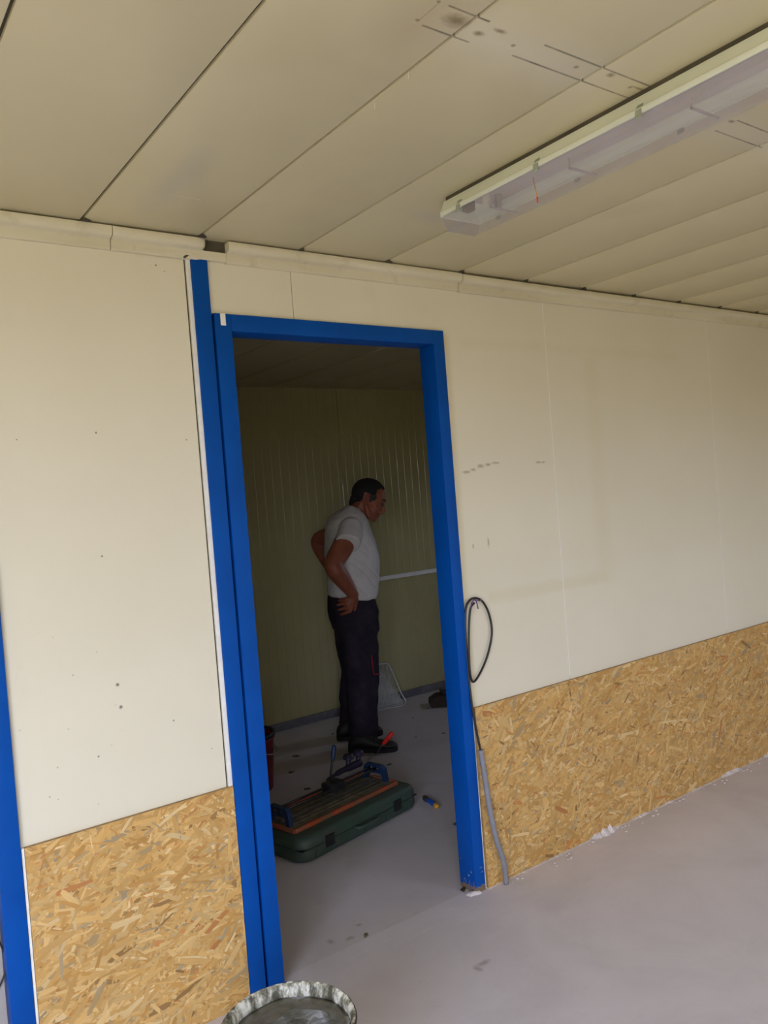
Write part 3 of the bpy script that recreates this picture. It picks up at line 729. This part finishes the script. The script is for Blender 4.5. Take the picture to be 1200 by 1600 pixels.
# wire roller grid leaning on the far wall
def grid():
    r = empty('wire_grid', (3.23, YB-.155, 0)); tag(r, 'white wire mesh paint grid leaning against the far wall behind the trouser legs', 'grid')
    Wd, H = .30, .315; th = math.atan2(.125, H)
    def P(a, h, o=0): return Vector((a, h*math.sin(th)+o, h*math.cos(th)+.006))
    k = .035
    bm = bmesh.new(); W0 = .33; W1 = .25
    tube(bm, spline([P(-W0/2, 0), P(-W0/2+.01, .1), P(-W1/2-.005, H-k), P(-W1/2+k, H), P(W1/2-k, H), P(W1/2+.005, H-k), P(W0/2-.01, .1), P(W0/2, 0), P(0, 0), P(-W0/2, 0)], 5), .0055, 8); build('rim_wire', bm, 'wire', r, True)
    bm = bmesh.new(); n = 28
    for i in range(n):
        t0 = (i+.5)/n; x = -W0/2+W0*t0
        for sgn in (-1, 1):
            pts = []
            for j in range(9):
                h = H*j/8; w = W0+(W1-W0)*h/H; a = x+sgn*h*.45
                if abs(a) < w/2: pts.append(P(a, h, .001*sgn))
            if len(pts) > 1: tube(bm, pts, .0026, 5)
    for i in range(6):
        pass
    build('mesh', bm, 'wire', r, True)['kind'] = 'stuff'
grid()
# dark block of scrap by the right jamb
def scrap():
    r = empty('scrap_block', (3.60, 2.12, 0), math.radians(-34)); tag(r, 'dark brown scrap block on the floor by the far wall beside the right jamb', 'scrap')
    bm = bmesh.new(); rnd = random.Random(4)
    prism(bm, [(-.13, 0), (.16, 0), (.15, .06), (.10, .085), (-.09, .078), (-.15, .045)], lambda p: (p[0], -.07, p[1]), lambda p: (p[0]*.92, .07, p[1]*.95))
    build('block', bm, 'brown', r, False, .006); box_at('loose_board', 'brown', r, (.06, .01, .094), (.22, .11, .014), .15)
scrap()
# blue and yellow screwdriver-like grip
def grip():
    p = on_z(675, 1258, 0); r = empty('utility_knife', (p.x, p.y, 0), math.radians(75)); tag(r, 'small blue and yellow utility knife lying alone on the dusty floor', 'knife')
    bm = bmesh.new(); tube(bm, [(-.05, 0, .013), (-.02, 0, .014), (.03, .004, .014)], [.010, .013, .011], 12, round_ends=True); build('handle', bm, 'bblue', r, True)
    bm = bmesh.new(); tube(bm, [(-.056, 0, .0135), (-.045, 0, .0135)], .0128, 12, round_ends=True); build('grip_end', bm, 'yellow', r, True)
    box_at('blade_head', 'brown', r, (.058, .006, .013), (.045, .018, .020))
grip()
# chips and crumbs on the floor
rnd = random.Random(21)
def chip(px, py, s, lab, grp, mat='crumb', el=1.8):
    p = on_z(px, py, 0); bm = bmesh.new(); n = 8; ph = rnd.uniform(0, 6)
    ring0 = [Vector((math.cos(2*math.pi*i/n+ph)*s*el*rnd.uniform(.6, 1.1), math.sin(2*math.pi*i/n+ph)*s*rnd.uniform(.25, 1.1), 0)) for i in range(n)]
    rings(bm, [ring0, [v*.8+Vector((0, 0, s*.35*rnd.uniform(.6, 1.2))) for v in ring0], [v*.3+Vector((0, 0, s*.5)) for v in ring0]])
    o = build('debris_chip', bm, mat); o.location = (p.x, p.y, .0); o.rotation_euler.z = rnd.uniform(-.6, .9)
    tag(o, lab, 'debris', grp)
G = 'crumbs on the far room floor'
for px, py, q, lab in ((463, 1182, .017, 'flat brown crumb on the floor right of the red bucket'), (455, 1207, .014, 'brown crumb low beside the red bucket, nearest to it'), (520, 1147, .009, 'small crumb on the floor by the far wall behind the heels'),
    (480, 1233, .012, 'brown crumb just left of the tile cutter lever'), (608, 1195, .011, 'brown crumb between the near shoe and the right end of the tile cutter'), (693, 1146, .010, 'thin brown crumb by the right jamb level with the shoes'),
    (668, 1107, .008, 'small crumb on the floor in front of the dark scrap block'), (650, 1152, .007, 'small crumb right of the red trowel handle'), (642, 1238, .010, 'dark crumb at the right corner of the green case'), (645, 1122, .007, 'tiny crumb on the floor before the wire grid')):
    chip(px, py, q, lab, G)
chip(712, 1288, .014, 'dark brown lump on the floor just inside the right jamb', None, el=1.1)
chip(571, 1462, .011, 'brown flat crumb of mud on the floor just inside the threshold', None, 'board')
chip(741, 1397, .022, 'crumbled plaster lump at the foot of the right blue jamb', None, 'plaster', 1.6)
chip(725, 1390, .015, 'brown rust flake at the foot of the right blue jamb', None, 'brown', 1.4)

# ------------------------------------------------------------------ the man
VH = Vector((0.54940549, 0.83555587, 0)); UH = Vector((VH.y, -VH.x, 0)); D0 = 4.95
man = empty('person', (CAM.x+VH.x*D0 + UH.x*0, CAM.y+VH.y*D0, 0)); MO = Vector((CAM.x+VH.x*D0, CAM.y+VH.y*D0, 0))
tag(man, 'man in pale t-shirt and charcoal work trousers standing hands on hips, looking down', 'person')
AL = math.radians(15)
def H(px, py, w=0.0):                 # a point of the figure, in the figure's own frame = world axes about its base
    q = ray(px, py); t = (D0+w)/(q.x*VH.x+q.y*VH.y); return CAM+q*t-MO
def D(u, w, z=0): return UH*u+VH*w+Vector((0, 0, z))
LAT = D(-math.sin(AL), math.cos(AL)); FWD = D(math.cos(AL), math.sin(AL))
def body_ring(yl, xl, yr, xr, b, w=0.0, n=28, e=2.3, cw=0.0):
    pl, pr = H(xl, yl, w), H(xr, yr, w); c = (pl+pr)/2; h = (pr-pl).length/2
    ax = (pr-pl).normalized(); a = math.sqrt(max(h*h-(b*math.sin(AL))**2, (h*.5)**2))/math.cos(AL)
    axis = (FWD + Vector((0, 0, ax.z))).normalized(); out = []
    for i in range(n):
        t = 2*math.pi*i/n; ct, st = math.cos(t), math.sin(t)
        out.append(c+axis*(a*math.copysign(abs(ct)**(2/e), ct))+LAT*(b*math.copysign(abs(st)**(2/e), st)))
    return out
def chain(bm, pts, n=18, flat=1.0, side=None):
    P = [p for p, r in pts]; r = [q for p, q in pts]
    S = spline(P, 6); rr = spline([Vector((q, 0, 0)) for q in r], 6); tube(bm, S, [q.x for q in rr], n, flat, True, side)
# arms (shared by skin)
nS, nE, nW = H(548, 826, -.17), H(520, 885, -.315), H(552, 929, -.215)
fS, fE, fW = H(538, 828, .19), H(495, 846, .30), H(533, 912, .235)
sk = bmesh.new()
chain(sk, [(nS, .058), (nS.lerp(nE, .5)+D(.004, 0, 0), .064), (nE+D(.008, .015, .02), .056), (nE+D(.012, .0, -.02), .054), (nE.lerp(nW, .35), .053), (nE.lerp(nW, .7), .042), (nW, .032)])
chain(sk, [(fS, .058), (fS.lerp(fE, .5), .060), (fE+D(.01, 0, .0), .050), (fE.lerp(fW, .35), .050), (fE.lerp(fW, .7), .040), (fW, .030)])
# inner torso, pelvis and legs (inside the clothes)
TR = [(799, 534, 801, 562, .09), (806, 519, 808, 568, .145), (817, 511, 819, 572, .175), (835, 510, 837, 578, .185), (850, 509, 852, 584, .18), (871, 510, 873, 588, .17), (890, 513, 892, 589, .165), (910, 515, 912, 587, .163), (933, 516, 935, 583, .162), (955, 517, 956, 585, .160)]
rings(sk, [body_ring(*t) for t in reversed(TR)])
near = [((554, 950), -.085, .085), ((561, 1000), -.10, .080), ((565, 1050), -.12, .064), ((565, 1100), -.13, .055), ((562, 1158), -.14, .042)]
far_ = [((547, 950), .085, .085), ((550, 1000), .10, .080), ((553, 1050), .12, .064), ((549, 1100), .13, .055), ((548, 1143), .14, .042)]
for leg in (near, far_): chain(sk, [(H(*p, w), r) for p, w, r in leg])
# neck and head
HC = H(576.5, 776, 0.01); SCL = 1.06; TH = math.radians(25); AH = math.radians(4)
hf = D(math.cos(AH), math.sin(AH)); hl_ = D(-math.sin(AH), math.cos(AH)); hz = Vector((0, 0, 1))
X_ = hf*math.cos(TH)-hz*math.sin(TH); Z_ = hf*math.sin(TH)+hz*math.cos(TH)
HM = Matrix((X_, hl_, Z_)).transposed().to_4x4(); HM.translation = HC; HM = HM @ Matrix.Scale(SCL, 4)
chain(sk, [(H(549, 822, 0.01), .075), (H(555, 806, .01), .063), (H(562, 795, .01), .058), (HM @ Vector((-.018, 0, -.03)), .055)])
B = lambda c, r: ball(sk, c, r, HM, 24)
B((-.004, 0, .012), (.098, .076, .088)); B((.030, 0, -.012), (.064, .066, .072))         # cranium, forehead
B((.040, 0, -.070), (.052, .054, .056)); B((.066, 0, -.112), (.024, .027, .019))         # jaw, chin
chain(sk, [(HM @ Vector((.0, .052, -.060)), .017), (HM @ Vector((.030, .045, -.098)), .018), (HM @ Vector((.066, .018, -.115)), .017)], 12)
chain(sk, [(HM @ Vector((.0, -.052, -.060)), .017), (HM @ Vector((.030, -.045, -.098)), .018), (HM @ Vector((.066, -.018, -.115)), .017)], 12)
for s in (-1, 1):
    chain(sk, [(HM @ Vector((.090, s*.008, .002)), .010), (HM @ Vector((.084, s*.030, .007)), .0105), (HM @ Vector((.068, s*.052, .0)), .009)], 10)   # brow
    B((.060, s*.042, -.048), (.026, .020, .020))                                                     # cheekbone
    B((.0945, s*.011, -.062), (.011, .0085, .0075))                                                    # nostril wing
    ear = [(-.004, s*.077, -.004), (-.014, s*.084, .002), (-.022, s*.088, -.012), (-.020, s*.086, -.034), (-.010, s*.079, -.050), (-.003, s*.074, -.052)]
    chain(sk, [(HM @ Vector(p), .0062) for p in ear], 8); B((-.010, s*.077, -.024), (.012, .005, .022))
chain(sk, [(HM @ Vector((.090, 0, -.006)), .010), (HM @ Vector((.100, 0, -.030)), .0105), (HM @ Vector((.112, 0, -.052)), .0115), (HM @ Vector((.098, 0, -.064)), .009)], 12)  # nose
chain(sk, [(HM @ Vector((.074, -.024, -.088)), .006), (HM @ Vector((.090, 0, -.083)), .0085), (HM @ Vector((.074, .024, -.088)), .006)], 10)   # upper lip
chain(sk, [(HM @ Vector((.072, -.020, -.094)), .006), (HM @ Vector((.086, 0, -.096)), .0085), (HM @ Vector((.072, .020, -.094)), .006)], 10)   # lower lip
# hands: fingers point back over the hip, thumb tucked forward
def hand(bm, W, kn, tips, thumb, s):
    """W wrist; kn: 4 knuckles; tips: 4 x (middle joint, tip)"""
    c = (kn[1]+kn[2])/2
    for k in kn: chain(bm, [(W.lerp(k, .05), .019), (W.lerp(k, .55), .0165), (k, .0135)], 10)
    for k, (m1, t1) in zip(kn, tips): chain(bm, [(k, .0125), (m1, .0108), (m1.lerp(t1, .5), .0098), (t1, .0078)], 10)
    chain(bm, [(thumb[0], .0165), (thumb[1], .0125), (thumb[2], .0095)], 10)
kn = [H(541, 936.5, -.218), H(541.5, 943, -.222), H(543.5, 949.5, -.220), H(547, 954.5, -.212)]
tp = [(H(535, 936.5, -.205), H(529.5, 938.5, -.180)), (H(534, 943.5, -.210), H(527.5, 945.5, -.182)), (H(536, 951, -.207), H(528.5, 953, -.180)), (H(540, 957.5, -.20), H(533, 960, -.176))]
hand(sk, H(553, 931, -.217), kn, tp, [H(556, 935, -.205), H(556, 944, -.20), H(554, 953, -.192)], 1)
mir = lambda p: p - LAT*(2*(p-H(551, 940, 0)).dot(LAT))
off = fW - mir(H(553, 931, -.217))
fk = [mir(k)+off for k in kn]; ft = [(mir(a)+off, mir(b)+off) for a, b in tp]
hand(sk, fW, fk, ft, [mir(H(556, 935, -.205))+off, mir(H(556, 944, -.20))+off, mir(H(554, 953, -.192))+off], -1)
remesh('body', sk, .0042, 'skin', man, 3)
for s in (-1, 1):
    bm = bmesh.new(); ball(bm, (.0800, s*.030, -.0155), .0118, HM, 14); e = build('eye', bm, 'eye', man, True)
    bm = bmesh.new(); ball(bm, (.0895, s*.0315, -.0190), .0042, HM, 10); build('iris', bm, 'black', e, True)
    bm = bmesh.new(); chain(bm, [(HM @ Vector((.0990, s*.012, .006)), .0032), (HM @ Vector((.0945, s*.032, .0135)), .004), (HM @ Vector((.0765, s*.052, .006)), .0028)], 8); build('eyebrow', bm, 'hair', man, True)
# hair: shell over the cranium, cut at the hairline
def hair():
    bm = bmesh.new(); res = bmesh.ops.create_uvsphere(bm, u_segments=56, v_segments=40, radius=1)
    kill = []
    for v in res['verts']:
        d = v.co.copy(); p = Vector((-.006+d.x*.1035, d.y*.0815, .014+d.z*.0935))
        p += d*(.0022*noise.noise(d*9))
        line = -.040 + .9*max(0, p.x+.022) if p.x > -.03 else -.040-.55*(-.03-p.x)
        if p.x > .030: line = max(line, .030 + 1.1*(p.x-.030))
        if abs(p.y) > .045 and p.x > .035: line += .02
        if -.034 < p.x < .010 and abs(p.y) > .05: line = max(line, .012)
        if p.z < line-.004: kill.append(v)
        v.co = HM @ p
    bmesh.ops.delete(bm, geom=kill, context='VERTS')
    ex = bmesh.ops.solidify(bm, geom=list(bm.faces), thickness=.008)
    build('hair', bm, 'hair', man, True)
    for s in (-1, 1):
        bm = bmesh.new(); ball(bm, (.018, s*.0745, .003), (.021, .007, .020), HM, 14); ball(bm, (.010, s*.0755, -.016), (.008, .005, .016), HM, 12)
        build('grey_temple', bm, 'greyhair', man, True)
    bm = bmesh.new(); chain(bm, [(HM @ Vector((-.075, 0, -.045)), .030), (HM @ Vector((-.083, 0, -.070)), .018), (HM @ Vector((-.084, 0, -.088)), .007)], 12, 1.6); build('nape_hair', bm, 'hair', man, True)
hair()
# t-shirt
sh = bmesh.new()
TS = [(789, 541, 797, 560, .070), (795, 533, 803, 567, .115), (802, 522, 808, 571, .150), (811, 512, 815, 575, .180), (822, 508, 824, 577, .198), (835, 507, 837, 581.5, .205), (850, 506.5, 852, 588, .20), (871, 507, 873, 592, .19), (890, 509.5, 892, 593, .183), (910, 511.5, 912, 591, .180), (925, 512, 929, 588, .182), (931, 511.5, 936, 587, .184)]
rings(sh, [body_ring(*t) for t in reversed(TS)])
hemN = H(543.5, 850, -.262); hemF = H(527, 838, .245)
dirN = (hemN-nS).normalized()
tube(sh, [nS+D(-.005, .06, .01), nS+D(0, 0, 0), nS.lerp(hemN, .5), hemN], [.062, .071, .074, .076], 20)
tube(sh, [fS+D(.03, -.06, .0), fS, fS.lerp(hemF, .6), hemF+D(.015, -.03, 0)], [.060, .066, .068, .068], 20)
def wr_s(p):
    n = noise.noise(Vector((p.x*9+p.z*5, p.y*9, p.z*13)))*.006 - .007*max(0, 1-abs(noise.noise(Vector((p.x*5, p.y*5, p.z*11+p.x*7))))*7)*max(0, min(1, (1.32-p.z)*5)) + noise.noise(p*26)*.0022
    return n
ball(sh, nS+D(.004, .045, -.004), (.082, .082, .078)); ball(sh, fS+D(.004, -.045, -.004), (.080, .080, .078))
remesh('t_shirt', sh, .0055, 'shirt', man, 14, wr_s)
# trousers
tr = bmesh.new()
HP = [(925, 514.5, 929, 584, .165), (935, 512.5, 937, 586.5, .176), (953, 512.5, 954, 590, .182), (968, 515, 969, 591, .182), (983, 520, 984, 591.5, .180)]
rings(tr, [body_ring(*t) for t in reversed(HP)])
chain(tr, [(H(552, 962, -.082), .100), (H(560, 985, -.09), .114), (H(562.5, 1015, -.10), .116), (H(566, 1045, -.115), .106), (H(566, 1075, -.125), .098), (H(567, 1105, -.135), .094), (H(567.5, 1130, -.14), .091), (H(568, 1152, -.14), .086)], 24, .92, FWD)
chain(tr, [(H(545, 962, .082), .098), (H(549, 985, .09), .108), (H(552, 1015, .10), .104), (H(556, 1045, .115), .096), (H(552, 1075, .125), .086), (H(550, 1105, .135), .082), (H(549.5, 1125, .14), .080), (H(550, 1135, .14), .076)], 24, .92, FWD)
def wr_t(p):
    lo = max(0, min(1, (.55-p.z)/.5))
    return noise.noise(Vector((p.x*8, p.y*8, p.z*(14+8*lo))))*(.006+.007*lo)+noise.noise(p*30)*.002
remesh('trousers', tr, .0065, 'dark', man, 4, wr_t)
# red piping on the thigh pocket
bm = bmesh.new(); tube(bm, [H(580.5, 1024, -.243), H(582, 1038, -.240), H(584, 1052, -.236)], .0035, 8, .5); build('pocket_piping', bm, 'redp', man, True)
bm = bmesh.new(); tube(bm, [H(584, 1053, -.236), H(594, 1053.5, -.200)], .003, 8, .5); build('pocket_piping', bm, 'redp', man, True)
# shoes
def shoe(heel, toe, w):
    a = Vector(on_z(*heel, 0))-MO; b = Vector(on_z(*toe, 0))-MO; a.z = b.z = 0
    f = (b-a).normalized(); l = Vector((-f.y, f.x, 0)); L = .295; c = (a+b)/2
    def sec(t, hw, h, z0=.018): 
        o = c+f*(L*(t-.5)); out = []
        for i in range(20):
            q = 2*math.pi*i/20; cz = math.sin(q); out.append(o+l*(hw*math.cos(q)*(1 if cz < 0 else (1-.25*cz)))+Vector((0, 0, z0+(h-z0)*(.5+.5*cz) )))
        return out
    S = [(.0, .022, .060), (.03, .033, .085), (.10, .038, .105), (.22, .040, .120), (.36, .041, .115), (.48, .043, .088), (.62, .048, .070), (.78, .050, .060), (.90, .044, .054), (.97, .030, .044), (1.0, .014, .034)]
    bm = bmesh.new(); rings(bm, [sec(*s) for s in S]); o = build('shoe', bm, 'shoe', man, True)
    bm = bmesh.new(); out = []
    for z, g_ in ((.0, .0), (.004, .002), (.020, .003), (.024, 0)):
        ring = []
        for t, hw, h in S: ring.append(c+f*(L*(t-.5))+l*(hw+g_)+Vector((0, 0, z)))
        for t, hw, h in reversed(S): ring.append(c+f*(L*(t-.5))-l*(hw+g_)+Vector((0, 0, z)))
        out.append(ring)
    rings(bm, out); build('sole', bm, 'sole', o, 'auto')
    for k in range(3):
        bm = bmesh.new(); cc = c+f*(L*(.42+.07*k-.5)); tube(bm, [cc-l*.028+Vector((0, 0, .098-.012*k)), cc+Vector((0, 0, .108-.012*k)), cc+l*.028+Vector((0, 0, .098-.012*k))], .0028, 6); build('lace', bm, 'brown', o, True)
shoe((545, 1174), (622, 1172), 0); shoe((531, 1156), (594, 1147), 0)
